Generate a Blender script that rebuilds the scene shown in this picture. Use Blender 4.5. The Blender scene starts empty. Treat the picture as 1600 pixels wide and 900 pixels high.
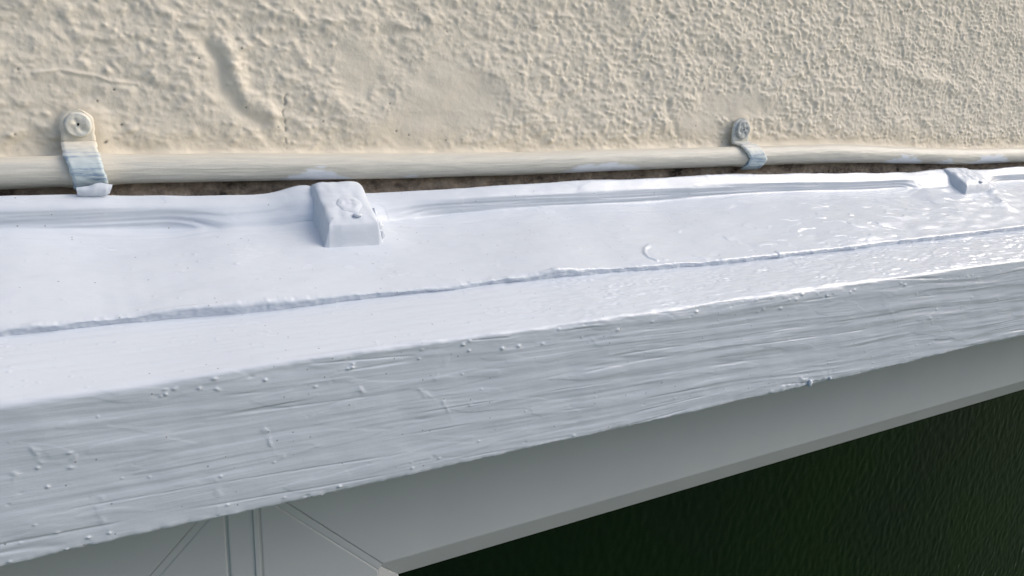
import bpy, math
import numpy as np
from mathutils import Matrix

S = bpy.context.scene
COL = S.collection

# ------------------------------------------------------------------ camera
F = 1200.0                                    # focal length in pixels of the 1600 px wide photograph
VX = np.array([2125.24, -233.35])             # where level lines along the wall meet, from the image centre
ZX = -150.0
ZY = (-F * F - VX[0] * ZX) / VX[1]
_x = np.array([VX[0], VX[1], F]); _x /= np.linalg.norm(_x)
_u = -np.array([ZX, ZY, F]); _u /= np.linalg.norm(_u)
_n = np.cross(_x, _u); _n = _n if _n[2] > 0 else -_n
M = np.array([_x, _n, _u])                    # camera (right, down, forward) to world (along wall, into wall, up)
DIST = 0.48
CAM = np.array([0.0, -DIST, 0.0])

def P(px, py, y):
    """point of the plane parallel to the wall at depth y seen in the photograph at px, py"""
    d = M @ np.array([(px - 800) / F, (py - 450) / F, 1.0])
    return CAM + d * ((DIST + y) / d[1])

cd = bpy.data.cameras.new('camera'); cam = bpy.data.objects.new('camera', cd); COL.objects.link(cam)
cd.sensor_width = 36.0; cd.lens = 36.0 * F / 1600.0; cd.clip_start = 0.01; cd.clip_end = 500
r_, d_, f_ = M @ np.array([1, 0, 0]), M @ np.array([0, 1, 0]), M @ np.array([0, 0, 1])
mw = Matrix.Identity(4)
for i in range(3):
    mw[i][0] = r_[i]; mw[i][1] = -d_[i]; mw[i][2] = -f_[i]; mw[i][3] = CAM[i]
cam.matrix_world = mw
S.camera = cam

# ------------------------------------------------------------------ light
SUN_EL, SUN_AZ = math.radians(36), math.atan2(0.80, -0.28)     # soft light from the upper right, along the wall
w = bpy.data.worlds.new('World'); S.world = w; w.use_nodes = True
nt = w.node_tree; bg = nt.nodes['Background']
sky = nt.nodes.new('ShaderNodeTexSky'); sky.sky_type = 'NISHITA'; sky.sun_disc = False
sky.sun_elevation = SUN_EL; sky.sun_rotation = SUN_AZ
sky.air_density = 1.0; sky.dust_density = 4.0; sky.ozone_density = 1.0
nt.links.new(sky.outputs['Color'], bg.inputs['Color']); bg.inputs['Strength'].default_value = 0.15
sl = bpy.data.lights.new('sun', 'SUN'); sun = bpy.data.objects.new('sun', sl); COL.objects.link(sun)
sl.energy = 0.8; sl.angle = math.radians(42); sl.color = (0.97, 0.985, 1.0)
sd = np.array([math.sin(SUN_AZ) * math.cos(SUN_EL), math.cos(SUN_AZ) * math.cos(SUN_EL), math.sin(SUN_EL)])
from mathutils import Vector
sun.rotation_euler = Vector(sd).to_track_quat('Z', 'Y').to_euler()
sun.location = (-1, -2, 3)
S.view_settings.view_transform = 'Standard'; S.view_settings.look = 'None'
S.view_settings.exposure = 0.29; S.view_settings.gamma = 1.0
S.render.engine = 'CYCLES'

# ------------------------------------------------------------------ noise
_rng = np.random.default_rng(7)
PERM = _rng.permutation(256); PERM = np.concatenate([PERM, PERM, PERM])
ANG = _rng.random(256) * 2 * np.pi; GX, GY = np.cos(ANG), np.sin(ANG)

def perlin(x, y, seed=0):
    x = np.asarray(x, float) + seed * 17.31; y = np.asarray(y, float) + seed * 9.73
    xi = np.floor(x).astype(int); yi = np.floor(y).astype(int); fx = x - xi; fy = y - yi
    u = fx * fx * fx * (fx * (fx * 6 - 15) + 10); v = fy * fy * fy * (fy * (fy * 6 - 15) + 10)
    def g(i, j, a, b):
        k = PERM[(PERM[(i) & 255] + j) & 255]; return GX[k] * a + GY[k] * b
    a = g(xi, yi, fx, fy); b = g(xi + 1, yi, fx - 1, fy); c = g(xi, yi + 1, fx, fy - 1); d = g(xi + 1, yi + 1, fx - 1, fy - 1)
    return 1.5 * ((a + u * (b - a)) + v * ((c + u * (d - c)) - (a + u * (b - a))))

def sst(a, b, x):
    t = np.clip((x - a) / (b - a), 0, 1); return t * t * (3 - 2 * t)

def seg_dist(x, y, pts):
    """distance to a polyline and position along it (0..1)"""
    best = np.full(np.shape(x), 1e9)
    for (ax, ay), (bx, by) in zip(pts[:-1], pts[1:]):
        dx, dy = bx - ax, by - ay
        t = np.clip(((x - ax) * dx + (y - ay) * dy) / (dx * dx + dy * dy), 0, 1)
        best = np.minimum(best, np.hypot(x - ax - t * dx, y - ay - t * dy))
    return best

def smooth_curve(px_pts, y, xs, sig=0.012):
    """height z along x of an edge lying at depth y, read off the photograph and gently smoothed"""
    w3 = np.array([P(a, b, y) for a, b in px_pts])
    x, z = w3[:, 0], w3[:, 2]
    sl_ = 0.0
    xx = np.concatenate([[x[0] - 3], x, [x[-1] + 3]]); zz = np.concatenate([[z[0]], z, [z[-1]]])
    acc = 0; wt = 0
    for o in np.linspace(-2.5, 2.5, 11):
        k = math.exp(-o * o / 2); acc = acc + k * np.interp(xs + o * sig, xx, zz); wt += k
    return acc / wt

# ------------------------------------------------------------------ mesh helpers
def add_grid(name, V, mat, parent=None, loc=(0, 0, 0), flip=False, attrs=None):
    """V: (rows, cols, 3) world points -> one smooth mesh object"""
    n, m, _ = V.shape
    idx = np.arange(n * m).reshape(n, m)
    q = np.stack([idx[:-1, :-1], idx[:-1, 1:], idx[1:, 1:], idx[1:, :-1]], -1).reshape(-1, 4)
    if flip: q = q[:, ::-1]
    return add_mesh(name, V.reshape(-1, 3), q, mat, parent, loc, attrs=attrs)

def add_mesh(name, verts, faces, mat, parent=None, loc=(0, 0, 0), smooth=True, attrs=None):
    me = bpy.data.meshes.new(name)
    verts = np.asarray(verts, float) - np.asarray(loc, float)
    if isinstance(faces, np.ndarray):
        me.vertices.add(len(verts)); me.vertices.foreach_set('co', verts.astype(np.float32).ravel())
        k = faces.shape[1]
        me.loops.add(faces.size); me.loops.foreach_set('vertex_index', faces.astype(np.int32).ravel())
        me.polygons.add(len(faces)); me.polygons.foreach_set('loop_start', np.arange(0, faces.size, k, dtype=np.int32))
        me.update(calc_edges=True)
    else:
        me.from_pydata([tuple(v) for v in verts], [], faces)
    me.polygons.foreach_set('use_smooth', np.full(len(me.polygons), smooth))
    for an, av in (attrs or {}).items():
        at = me.attributes.new(an, 'FLOAT', 'POINT'); at.data.foreach_set('value', np.asarray(av, np.float32).ravel())
    me.materials.append(mat); me.update()
    o = bpy.data.objects.new(name, me); COL.objects.link(o)
    if parent is not None: o.parent = parent
    else: o.location = loc
    return o

def thing(name, loc, label, cat, group=None):
    o = bpy.data.objects.new(name, None); o.empty_display_size = 0.02; COL.objects.link(o); o.location = loc
    o['label'] = label; o['category'] = cat
    if group: o['group'] = group
    return o

def tag(o, label, cat, group=None):
    o['label'] = label; o['category'] = cat
    if group: o['group'] = group

def axis_x(a, b, lo, hi, d0, k):
    """columns along the wall: fine where the photograph looks (a..b), coarse beyond, to lo and hi"""
    xs = [a]
    while xs[-1] < b: xs.append(xs[-1] + d0 + k * max(0.0, xs[-1]))
    left = [a]; st = d0
    while left[-1] > lo: st *= 1.35; left.append(left[-1] - st)
    st = xs[-1] - xs[-2]
    while xs[-1] < hi: st *= 1.35; xs.append(xs[-1] + st)
    return np.array(left[:0:-1] + xs)

# ------------------------------------------------------------------ materials
class N:
    def __init__(self, name):
        self.m = bpy.data.materials.new(name); self.m.use_nodes = True; self.t = self.m.node_tree
        self.b = self.t.nodes['Principled BSDF']
        self.tc = self.t.nodes.new('ShaderNodeTexCoord')
    def node(self, typ, **kw):
        n = self.t.nodes.new(typ)
        for k, v in kw.items(): setattr(n, k, v)
        return n
    def link(self, a, b): self.t.links.new(a, b)
    def coords(self, scale=(1, 1, 1), rot=(0, 0, 0)):
        mp = self.node('ShaderNodeMapping'); self.link(self.tc.outputs['Object'], mp.inputs['Vector'])
        mp.inputs['Scale'].default_value = scale; mp.inputs['Rotation'].default_value = rot
        return mp.outputs['Vector']
    def noise(self, scale, detail=3, rough=0.55, sc=(1, 1, 1), rot=(0, 0, 0), dist=0.0):
        n = self.node('ShaderNodeTexNoise'); self.link(self.coords(sc, rot), n.inputs['Vector'])
        n.inputs['Scale'].default_value = scale; n.inputs['Detail'].default_value = detail
        n.inputs['Roughness'].default_value = rough; n.inputs['Distortion'].default_value = dist
        return n.outputs['Fac']
    def ramp(self, fac, stops):
        r = self.node('ShaderNodeValToRGB'); self.link(fac, r.inputs['Fac']); e = r.color_ramp.elements
        while len(e) < len(stops): e.new(0.5)
        for el, (p, c) in zip(e, stops):
            el.position = p; el.color = (c, c, c, 1) if not isinstance(c, tuple) else (*c, 1)
        return r.outputs['Color']
    def mix(self, fac, a, b, mode='MIX'):
        n = self.node('ShaderNodeMix', data_type='RGBA', blend_type=mode)
        for s, v in ((0, fac), (6, a), (7, b)):
            if isinstance(v, tuple): n.inputs[s].default_value = (*v, 1)
            elif isinstance(v, (int, float)): n.inputs[s].default_value = v
            else: self.link(v, n.inputs[s])
        return n.outputs[2]
    def math(self, op, a, b=0.0):
        n = self.node('ShaderNodeMath', operation=op)
        for s, v in ((0, a), (1, b)):
            if isinstance(v, (int, float)): n.inputs[s].default_value = v
            else: self.link(v, n.inputs[s])
        return n.outputs[0]
    def attr(self, name):
        n = self.node('ShaderNodeAttribute', attribute_name=name); return n.outputs['Fac']
    def bump(self, h, dist, strength=1.0, prev=None):
        n = self.node('ShaderNodeBump'); self.link(h, n.inputs['Height'])
        n.inputs['Distance'].default_value = dist; n.inputs['Strength'].default_value = strength
        if prev is not None: self.link(prev, n.inputs['Normal'])
        self.link(n.outputs['Normal'], self.b.inputs['Normal'])
        return n.outputs['Normal']
    def set(self, **kw):
        for k, v in kw.items():
            s = self.b.inputs[k.replace('_', ' ')]
            if isinstance(v, tuple): s.default_value = (*v, 1)
            elif isinstance(v, (int, float)): s.default_value = v
            else: self.link(v, s)

CREAM = (0.785, 0.72, 0.605)
# masonry paint on render
k = N('masonry_paint')
c = k.mix(k.ramp(k.noise(9, 3), [(0.35, 0.0), (0.7, 1.0)]), CREAM, (0.76, 0.70, 0.59))
c = k.mix(k.math('MULTIPLY', k.ramp(k.noise(260, 4), [(0.45, 0.0), (0.75, 1.0)]), 0.35), c, (0.68, 0.63, 0.54))
c = k.mix(k.attr('fresh'), c, (0.72, 0.655, 0.535))                      # newer creamier coat cut in along the pipe
c = k.mix(k.attr('pit'), c, (0.035, 0.03, 0.025))                      # shade inside pinholes and the crack, put into the colour
k.set(Base_Color=c, Roughness=0.75, Specular_IOR_Level=0.3)
n1 = k.bump(k.noise(700, 3, 0.5), 0.0004, 0.25)
k.bump(k.noise(2600, 2, 0.5), 0.00012, 0.3, n1)
M_WALL = k.m
# bare mortar behind the pipe
k = N('bare_mortar')
c = k.ramp(k.noise(75, 5, 0.68, sc=(0.6, 1, 1)), [(0.33, (0.05, 0.04, 0.034)), (0.45, (0.30, 0.24, 0.19)), (0.58, (0.48, 0.39, 0.31)), (0.75, (0.62, 0.55, 0.46))])
k.set(Base_Color=c, Roughness=0.9)
k.bump(k.noise(420, 5, 0.65), 0.0012, 0.8)
M_MORTAR = k.m
# brushed cream on the pipe, with smears of white gloss
k = N('pipe_paint')
br = k.noise(480, 4, 0.6, sc=(0.09, 1, 1), rot=(0, 0.10, 0.0), dist=0.6)
c = k.mix(k.ramp(br, [(0.35, 0.0), (0.7, 1.0)]), (0.585, 0.575, 0.52), (0.70, 0.68, 0.60))
c = k.mix(k.attr('fresh'), c, (0.68, 0.625, 0.52))
c = k.mix(k.attr('smear'), c, (0.82, 0.86, 0.92))
k.set(Base_Color=c, Roughness=0.45, Specular_IOR_Level=0.45)
n1 = k.bump(br, 0.0007, 0.8)
k.bump(k.noise(700, 3, 0.6), 0.0003, 0.4, n1)
M_PIPE = k.m

def gloss(name, strokes, rough_lo, rough_hi):
    k = N(name)
    sp = k.node('ShaderNodeTexVoronoi'); k.link(k.coords((1, 1, 1)), sp.inputs['Vector']); sp.inputs['Scale'].default_value = 260
    sel = k.node('ShaderNodeSeparateColor'); k.link(sp.outputs['Color'], sel.inputs['Color'])
    dot = k.math('MULTIPLY', k.math('LESS_THAN', sp.outputs['Distance'], 0.11), k.math('GREATER_THAN', sel.outputs[0], 0.82))
    c = k.mix(k.ramp(k.noise(14, 3), [(0.35, 0.0), (0.7, 1.0)]), (0.66, 0.71, 0.78), (0.645, 0.695, 0.765))
    c = k.mix(k.math('MULTIPLY', dot, 0.7), c, (0.25, 0.25, 0.25))                              # grit caught in the paint
    rg = k.ramp(k.noise(60, 3, 0.6, sc=(0.5, 1, 1)), [(0.25, rough_hi - 0.06), (0.8, rough_hi)])
    wm = k.node('ShaderNodeMix', data_type='FLOAT'); k.link(k.attr('wet'), wm.inputs[0]); k.link(rg, wm.inputs[2]); wm.inputs[3].default_value = rough_lo; rg = wm.outputs[0]
    k.set(Base_Color=c, Roughness=rg, Specular_IOR_Level=0.5)
    n1 = k.bump(k.noise(700, 4, 0.6, sc=(0.05, 1, 1)), 0.0005, strokes)
    n2 = k.bump(k.noise(180, 3, 0.5, sc=(0.6, 1, 1)), 0.0006, 0.25, n1)
    k.bump(k.noise(1500, 2, 0.5), 0.00015, 0.10, n2)
    return k.m
M_WHITE = gloss('white_gloss_paint', 0.30, 0.07, 0.29)
M_FASCIA = M_WHITE
M_BRACKET = gloss('white_gloss_paint_thick', 0.12, 0.25, 0.45)

k = N('worn_metal')                                                     # strap with paint brushed thinly over it
st = k.noise(420, 4, 0.65, sc=(0.12, 1, 1), rot=(0, 0.08, 0))
streak = k.math('MULTIPLY', k.ramp(st, [(0.46, 0.0), (0.62, 1.0)]), k.attr('worn'))
c = k.mix(k.attr('worn'), (0.74, 0.69, 0.585), (0.56, 0.65, 0.68))
c = k.mix(streak, c, (0.17, 0.27, 0.42))
k.set(Base_Color=c, Roughness=0.5)
n1 = k.bump(st, 0.0005, 0.5)
M_STRAP = k.m
k = N('screw_paint')
c = k.mix(k.ramp(k.noise(330, 3), [(0.4, 0.0), (0.65, 1.0)]), (0.74, 0.70, 0.60), (0.60, 0.62, 0.59))
k.set(Base_Color=c, Roughness=0.5); k.bump(k.noise(420, 3), 0.0008, 0.5)
M_SCREW = k.m
k = N('screw_bare_metal')
c = k.mix(k.ramp(k.noise(330, 3), [(0.4, 0.0), (0.65, 1.0)]), (0.50, 0.52, 0.50), (0.30, 0.335, 0.36))
k.set(Base_Color=c, Roughness=0.5); k.bump(k.noise(420, 3), 0.0008, 0.5)
M_SCREW_GREY = k.m
k = N('dark_hole'); k.set(Base_Color=(0.02, 0.018, 0.016), Roughness=0.9); M_HOLE = k.m
k = N('white_plastic')
c = k.mix(k.ramp(k.noise(22, 3), [(0.35, 0.0), (0.7, 1.0)]), (0.665, 0.675, 0.68), (0.64, 0.65, 0.66))
k.set(Base_Color=c, Roughness=0.32); k.bump(k.noise(35, 2), 0.0006, 0.12)
M_PVC = k.m
k = N('grey_joint'); k.set(Base_Color=(0.60, 0.61, 0.60), Roughness=0.6); M_JOINT = k.m  # plain grey, slightly darker than the frame plastic
k = N('obscured_glass')
c = k.ramp(k.noise(5, 2), [(0.35, (0.0010, 0.008, 0.004)), (0.65, (0.001, 0.013, 0.0018))])
k.set(Base_Color=c, Roughness=0.10, IOR=1.5)
k.bump(k.noise(170, 2, 0.5, sc=(1.0, 1, 0.5)), 0.0012, 0.45)
M_GLASS = k.m
k = N('hedge_leaves'); c = k.ramp(k.noise(14, 5, 0.7), [(0.3, (0.02, 0.06, 0.012)), (0.7, (0.06, 0.15, 0.03))]); k.set(Base_Color=c, Roughness=0.8); k.bump(k.noise(30, 5, 0.7), 0.08, 0.9); M_HEDGE = k.m
k = N('lawn'); 
c = k.ramp(k.noise(3, 5), [(0.3, (0.028, 0.055, 0.014)), (0.7, (0.044, 0.088, 0.022))])
k.set(Base_Color=c, Roughness=0.9); k.bump(k.noise(60, 4), 0.05, 0.6); M_LAWN = k.m

# ------------------------------------------------------------------ ground
GZ = -1.95
g = add_mesh('lawn', [(-150, -150, GZ), (150, -150, GZ), (150, 150, GZ), (-150, 150, GZ)], [(0, 1, 2, 3)], M_LAWN, smooth=False)
g['kind'] = 'structure'

# the hedge across the garden, mirrored dimly in the patterned glass
hx = np.linspace(-14, 34, 280); hv = np.linspace(0, 1, 60)
U_, V_ = np.meshgrid(hx, hv)
hh_ = 2.9 + 0.6 * perlin(U_ / 3.0, U_ * 0, 401) + 0.25 * perlin(U_ / 0.7, U_ * 0, 402)
bulge = 0.45 * perlin(U_ / 1.1, V_ * 3, 403) + 0.28 * perlin(U_ / 0.45, V_ * 7, 404) + 0.2 * perlin(U_ / 0.2, V_ * 16, 405)
HV = np.stack([U_, -7.5 + 1.6 * (V_ - 0.3) ** 2 * -1.0 + bulge, GZ - 0.05 + hh_ * V_ + 0.15 * perlin(U_ / 0.3, V_ * 9, 406)], -1)
HV = np.concatenate([HV, HV[-1:] + [0, -1.2, -0.1], HV[-1:] * [1, 1, 0] + [0, -1.6, GZ - 0.05]])
hd = add_grid('far_hedge', HV, M_HEDGE, flip=True); hd['kind'] = 'stuff'

# ------------------------------------------------------------------ rendered wall
XS = axis_x(-0.10, 1.12, -0.9, 2.3, 0.00052, 0.0006)
PIPE_PX = [(0, 271.5), (100, 267.3), (200, 264), (400, 261), (600, 259.5), (800, 256), (1000, 249), (1160, 244), (1300, 239.5), (1400, 242), (1500, 245), (1600, 242)]
PY = -0.0100; PR = 0.0080
def pipe_z(x): return smooth_curve(PIPE_PX, PY, np.asarray(x, float), 0.010)

CLIPS = [(P(120, 193, -0.004)[0], 'a'), (P(1157, 203, -0.004)[0], 'b')]

def domes(X, Z, cell, rad, seed, keep):
    """pebbles: one soft dome in most cells of a jittered grid"""
    xi = np.floor(X / cell).astype(int); zi = np.floor(Z / cell).astype(int); out = np.zeros_like(X)
    for i in (-1, 0, 1):
        for j in (-1, 0, 1):
            kk = PERM[(PERM[(xi + i + seed * 31) & 255] + zi + j + seed * 7) & 255]
            k2 = PERM[(kk + 91) & 255]; k3 = PERM[(kk + 173) & 255]
            cx = (xi + i + 0.1 + 0.8 * kk / 255.0) * cell; cz = (zi + j + 0.1 + 0.8 * k2 / 255.0) * cell
            on = (k3 / 255.0 < keep) * (0.45 + 0.9 * ((k3 * 7) & 255) / 255.0)
            r = rad * (0.7 + 0.6 * ((k2 * 5) & 255) / 255.0)
            d2 = ((X - cx) / (r * 1.15)) ** 2 + ((Z - cz) / (r * 0.9)) ** 2
            out = out + on * np.exp(-d2)
    return out

def wall_height(X, Z):
    wx = X / 1.12 + 0.0012 * perlin(X / 0.016, Z / 0.014, 1); wz = Z + 0.0016 * perlin(X / 0.014, Z / 0.014, 2)
    big = perlin(wx / 0.0130, wz / 0.0085, 3)
    mid = perlin(wx / 0.0062, wz / 0.0048, 4)
    sml = perlin(wx / 0.0031, wz / 0.0027, 5)
    fine = perlin(wx / 0.0016, wz / 0.0015, 6)
    right = sst(0.12, 0.40, X)
    peb = domes(wx, wz, 0.0072, 0.0025, 15, 0.5) * (1 - 0.4 * right) + 0.75 * domes(wx, wz, 0.0050, 0.0018, 16, 0.6) * (1 - 0.5 * right) + 0.85 * right * domes(wx, wz, 0.0038, 0.0015, 18, 0.72) + 0.45 * domes(wx, wz, 0.0030, 0.0010, 17, 0.45) * (1 - 0.6 * right) + 0.7 * domes(wx, wz, 0.0090, 0.0013, 19, 0.6)
    lump = 0.42 * big + 0.40 * mid * (0.7 + 0.5 * right) + 0.17 * sml + 0.06 * fine + 1.0 * peb
    calm = 0.32 * sst(0.1, 0.6, perlin(X / 0.06, Z / 0.035, 8))                     # calmer patches of the render
    for (px, py, rx, rz) in ((710, 150, 0.040, 0.026), (640, 200, 0.045, 0.012), (560, 100, 0.02, 0.02), (1150, 165, 0.050, 0.012), (1250, 225, 0.12, 0.006), (1090, 195, 0.03, 0.012)):
        c = P(px, py, 0); q = np.hypot((X - c[0]) / rx, (Z - c[2]) / rz)
        calm = np.maximum(calm, 0.80 * (1 - sst(0.55, 1.25, q + 0.25 * perlin(X / 0.02, Z / 0.02, 9))))
    h = 0.00105 * lump * (1 - calm) * (0.76 + 0.06 * right) + 0.00005 * fine
    h += 0.0011 * perlin(X / 0.045, Z / 0.035, 7) + 0.0007 * perlin(X / 0.020, Z / 0.016, 13)
    wx = X + 0.0016 * perlin(X / 0.014, Z / 0.014, 1)
    def path(pts): 
        return [(P(a, b, 0)[0], P(a, b, 0)[2]) for a, b in pts]
    d = seg_dist(wx, wz, path([(322, 70), (338, 95), (345, 120), (350, 145), (372, 168), (408, 192)]))
    h = h * (1 - 0.85 * np.exp(-(d / 0.005) ** 2)) - 0.0012 * np.exp(-(d / 0.004) ** 2)
    d = seg_dist(wx, wz, path([(352, 70), (364, 95), (370, 118), (376, 138), (396, 158), (426, 180)])); h += 0.0021 * np.exp(-(d / 0.0052) ** 2)
    d = seg_dist(wx * 0.5 + X * 0.5, wz * 0.5 + Z * 0.5, path([(55, 114), (95, 110), (150, 118), (175, 128), (215, 131)]))
    h += 0.0007 * np.exp(-(d / 0.0009) ** 2)
    d = seg_dist(wx, wz, path([(1195, 152), (1250, 105), (1310, 68), (1345, 88), (1400, 107), (1440, 122), (1500, 140)]))
    h += 0.0014 * np.exp(-(d / 0.006) ** 2)
    d = seg_dist(wx, wz, path([(1040, 160), (1052, 195), (1062, 225)]))
    h -= 0.0011 * np.exp(-(d / 0.0035) ** 2)
    d = seg_dist(wx, wz, path([(985, 205), (950, 185), (955, 200)]))
    h -= 0.0009 * np.exp(-(d / 0.005) ** 2)
    d = seg_dist(wx, wz, path([(420, 20), (470, 35), (560, 28), (640, 40)])); h += 0.0008 * np.exp(-(d / 0.003) ** 2)
    d = seg_dist(X + 0.0006 * perlin(X / 0.003, Z / 0.003, 21), Z, path([(446, 148), (445, 160), (441, 175), (446, 195), (445, 212), (447, 232)]))
    crack = np.exp(-(d / 0.0006) ** 2) * sst(-0.25, 0.25, perlin(X / 0.004, Z / 0.004, 22))
    h -= 0.0007 * crack
    return h, crack

def wall_sheet():
    za, zb = -0.052, 0.150
    zs = list(np.arange(za, zb, 0.00066)); st = 0.00066
    while zs[-1] < 1.6: st *= 1.35; zs.append(zs[-1] + st)
    zs = np.array(zs)
    X, Z = np.meshgrid(XS, zs)
    h, crack = wall_height(X, Z)
    pz = pipe_z(XS)[None, :]
    # paint fillet where the render meets the pipe, and round each clip
    up = Z - pz
    h = h * (0.45 + 0.55 * sst(0.006, 0.020, up))
    h += 0.0035 * np.exp(-np.clip(up - PR * 0.9, 0, None) / 0.0022) * (0.6 + 0.6 * perlin(X / 0.02, Z / 0.02, 31))
    fresh = 0.75 * (1 - sst(0.010, 0.028, up + 0.008 * perlin(X / 0.03, Z / 0.012, 32)))
    for cx, _ in CLIPS:
        q = np.hypot((X - cx - 0.004) / 0.0135, (Z - pz - 0.020) / 0.017)
        s = 1 - sst(0.5, 1.15, q)
        h = h * (1 - 0.8 * s) + 0.0016 * s
        fresh = np.maximum(fresh, 0.8 * s)
    rng = np.random.default_rng(5); pit = crack * 0.4
    spots = [(P(165, 222, 0), 0.0011, 0.0006, 0.5)]
    for (a, b) in ((190, 195), (152, 158), (28, 108), (178, 140), (1128, 222), (140, 232), (620, 205), (505, 190)):
        spots.append((P(a, b, 0), 0.00055, 0.0005, 0.0))
    for i in range(26):
        a, b = rng.uniform(0, 1600), rng.uniform(5, 225); spots.append((P(a, b, 0), 0.0005, 0.0004, rng.uniform(-1, 1)))
    for c, ra, rb, an in spots:
        dx, dz = X - c[0], Z - c[2]
        u = dx * math.cos(an) + dz * math.sin(an); v = -dx * math.sin(an) + dz * math.cos(an)
        gsn = np.exp(-((u / ra) ** 2 + (v / rb) ** 2)); pit = np.maximum(pit, gsn); h -= 0.0006 * gsn
    V = np.stack([X, -h, Z], -1)
    return V, fresh, np.clip(pit, 0, 1)

wall = thing('house_wall', (0.4, 0, GZ), 'cream painted lumpy rendered house wall behind the pipe and white ledge', 'wall')
WL = (0.4, 0, GZ)
V, fresh, pit = wall_sheet()
add_grid('render_coat', V, M_WALL, wall, WL, attrs={'fresh': fresh, 'pit': pit})
# bare strip between pipe and ledge
zs = np.linspace(-0.100, -0.040, 90); X, Z = np.meshgrid(XS, zs)
h = 0.0015 + 0.0012 * perlin(X / 0.012, Z / 0.008, 41) + 0.0010 * perlin(X / 0.005, Z / 0.004, 42) + 0.0004 * perlin(X / 0.002, Z / 0.002, 43)
h -= 0.003 * sst(-0.050, -0.042, Z)
add_grid('bare_mortar', np.stack([X, -h, Z], -1), M_MORTAR, wall, WL)
# the wall under the window and either side of it (seen only from other positions)
def box(x0, x1, y0, y1, z0, z1):
    v = [(x, y, z) for x in (x0, x1) for y in (y0, y1) for z in (z0, z1)]
    f = [(0, 1, 3, 2), (4, 6, 7, 5), (0, 4, 5, 1), (2, 3, 7, 6), (0, 2, 6, 4), (1, 5, 7, 3)]
    return v, f

# ------------------------------------------------------------------ ledge
LL = (0.4, -0.08, -0.12)
ledge = thing('window_ledge', LL, 'white gloss painted sloping timber ledge with a brushed front face over the window', 'ledge')
def y_steep(x):
    """foot of the lip: slightly undercut, but filled with paint beside the brackets"""
    near = 0
    for a, b in ((0.1266, 0.1556), (0.770, 0.808)):
        near = np.maximum(near, sst(a - 0.085, a - 0.046, x) * (1 - sst(b + 0.006, b + 0.060, x)))
    return -0.0262 - 0.0075 * near
def rows_from(curves, steps, sig):
    """curves: list of (y array, z array) across the ledge; resample between them, smooth across"""
    ys, zs = [], []
    for (a, b), n in zip(zip(curves[:-1], curves[1:]), steps):
        t = np.linspace(0, 1, n, endpoint=False)[:, None]
        ys.append(a[0] * (1 - t) + b[0] * t); zs.append(a[1] * (1 - t) + b[1] * t)
    ys.append(curves[-1][0][None]); zs.append(curves[-1][1][None])
    Y, Z = np.concatenate(ys), np.concatenate(zs)
    r = int(3 * sig)
    if r > 0:
        kern = np.exp(-0.5 * (np.arange(-r, r + 1) / sig) ** 2); kern /= kern.sum()
        def sm(A):
            p = np.concatenate([2 * A[:1] - A[r:0:-1], A, 2 * A[-1:] - A[-2:-r - 2:-1]])
            return sum(kern[i] * p[i:i + len(A)] for i in range(2 * r + 1))
        Y, Z = sm(Y), sm(Z)
    return Y, Z

def displaced(Y, Z, h):
    X = np.broadcast_to(XS, Y.shape)
    V = np.stack([X, Y, Z], -1)
    dr = np.gradient(V, axis=0); dc = np.gradient(V, axis=1)
    n = np.cross(dr, dc); n /= np.linalg.norm(n, axis=-1, keepdims=True) + 1e-12
    return V, n

one = np.ones_like(XS)
E_BACK = [(0, 303), (200, 303), (400, 302.5), (460, 301), (580, 299), (700, 295), (800, 287.5), (900, 281.5), (1000, 278), (1100, 272.5), (1200, 270), (1440, 268), (1500, 265.5), (1600, 260)]
E_LIP = [(0, 324), (200, 325), (400, 321), (600, 318), (800, 306), (1000, 297), (1200, 285), (1350, 283), (1450, 279), (1600, 271)]
E_STEEP = [(0, 358), (200, 358), (400, 353), (600, 345), (800, 326), (1000, 317), (1200, 300), (1350, 297), (1450, 292), (1600, 282)]
E_SEAM = [(0, 514), (60, 506), (100, 504), (200, 495), (240, 488), (260, 483), (300, 479), (400, 472), (500, 464), (600, 455), (700, 448), (790, 433), (825, 432), (850, 426), (870, 419), (900, 421), (1000, 415.5), (1070, 409), (1100, 408.5), (1200, 398), (1300, 387), (1400, 375), (1500, 364), (1600, 352)]
E_SEAM2 = [(0, 528), (100, 521), (200, 510), (300, 502), (400, 490), (500, 480), (600, 468), (700, 456), (800, 444), (900, 434), (1000, 426), (1100, 418), (1200, 406.5), (1300, 395.5), (1400, 384), (1500, 372.5), (1600, 360.5)]
E_ARRIS = [(0, 635), (100, 622), (200, 609), (300, 592), (400, 574), (500, 560), (600, 546), (700, 532), (800, 520), (900, 508), (1000, 491), (1100, 477.5), (1200, 463), (1300, 450), (1400, 436), (1500, 421), (1600, 407.5)]
E_BOT = [(0, 888), (100, 862.5), (200, 839), (300, 817), (400, 798), (500, 775), (600, 752), (700, 730), (800, 707), (900, 685), (1000, 662.5), (1100, 640), (1200, 616.5), (1300, 595), (1400, 571), (1500, 546), (1600, 524)]
zb = smooth_curve(E_BACK, -0.020, XS); zl = smooth_curve(E_LIP, -0.0272, XS); zt = smooth_curve(E_STEEP, -0.0262, XS)
ysm = -0.0995
zsm = smooth_curve(E_SEAM, ysm, XS, 0.02)
zjit = smooth_curve(E_SEAM, ysm, XS, 0.0012) - zsm + 0.0004 * perlin(XS / 0.006, XS * 0, 51) + 0.00025 * perlin(XS / 0.002, XS * 0, 52)
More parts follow.
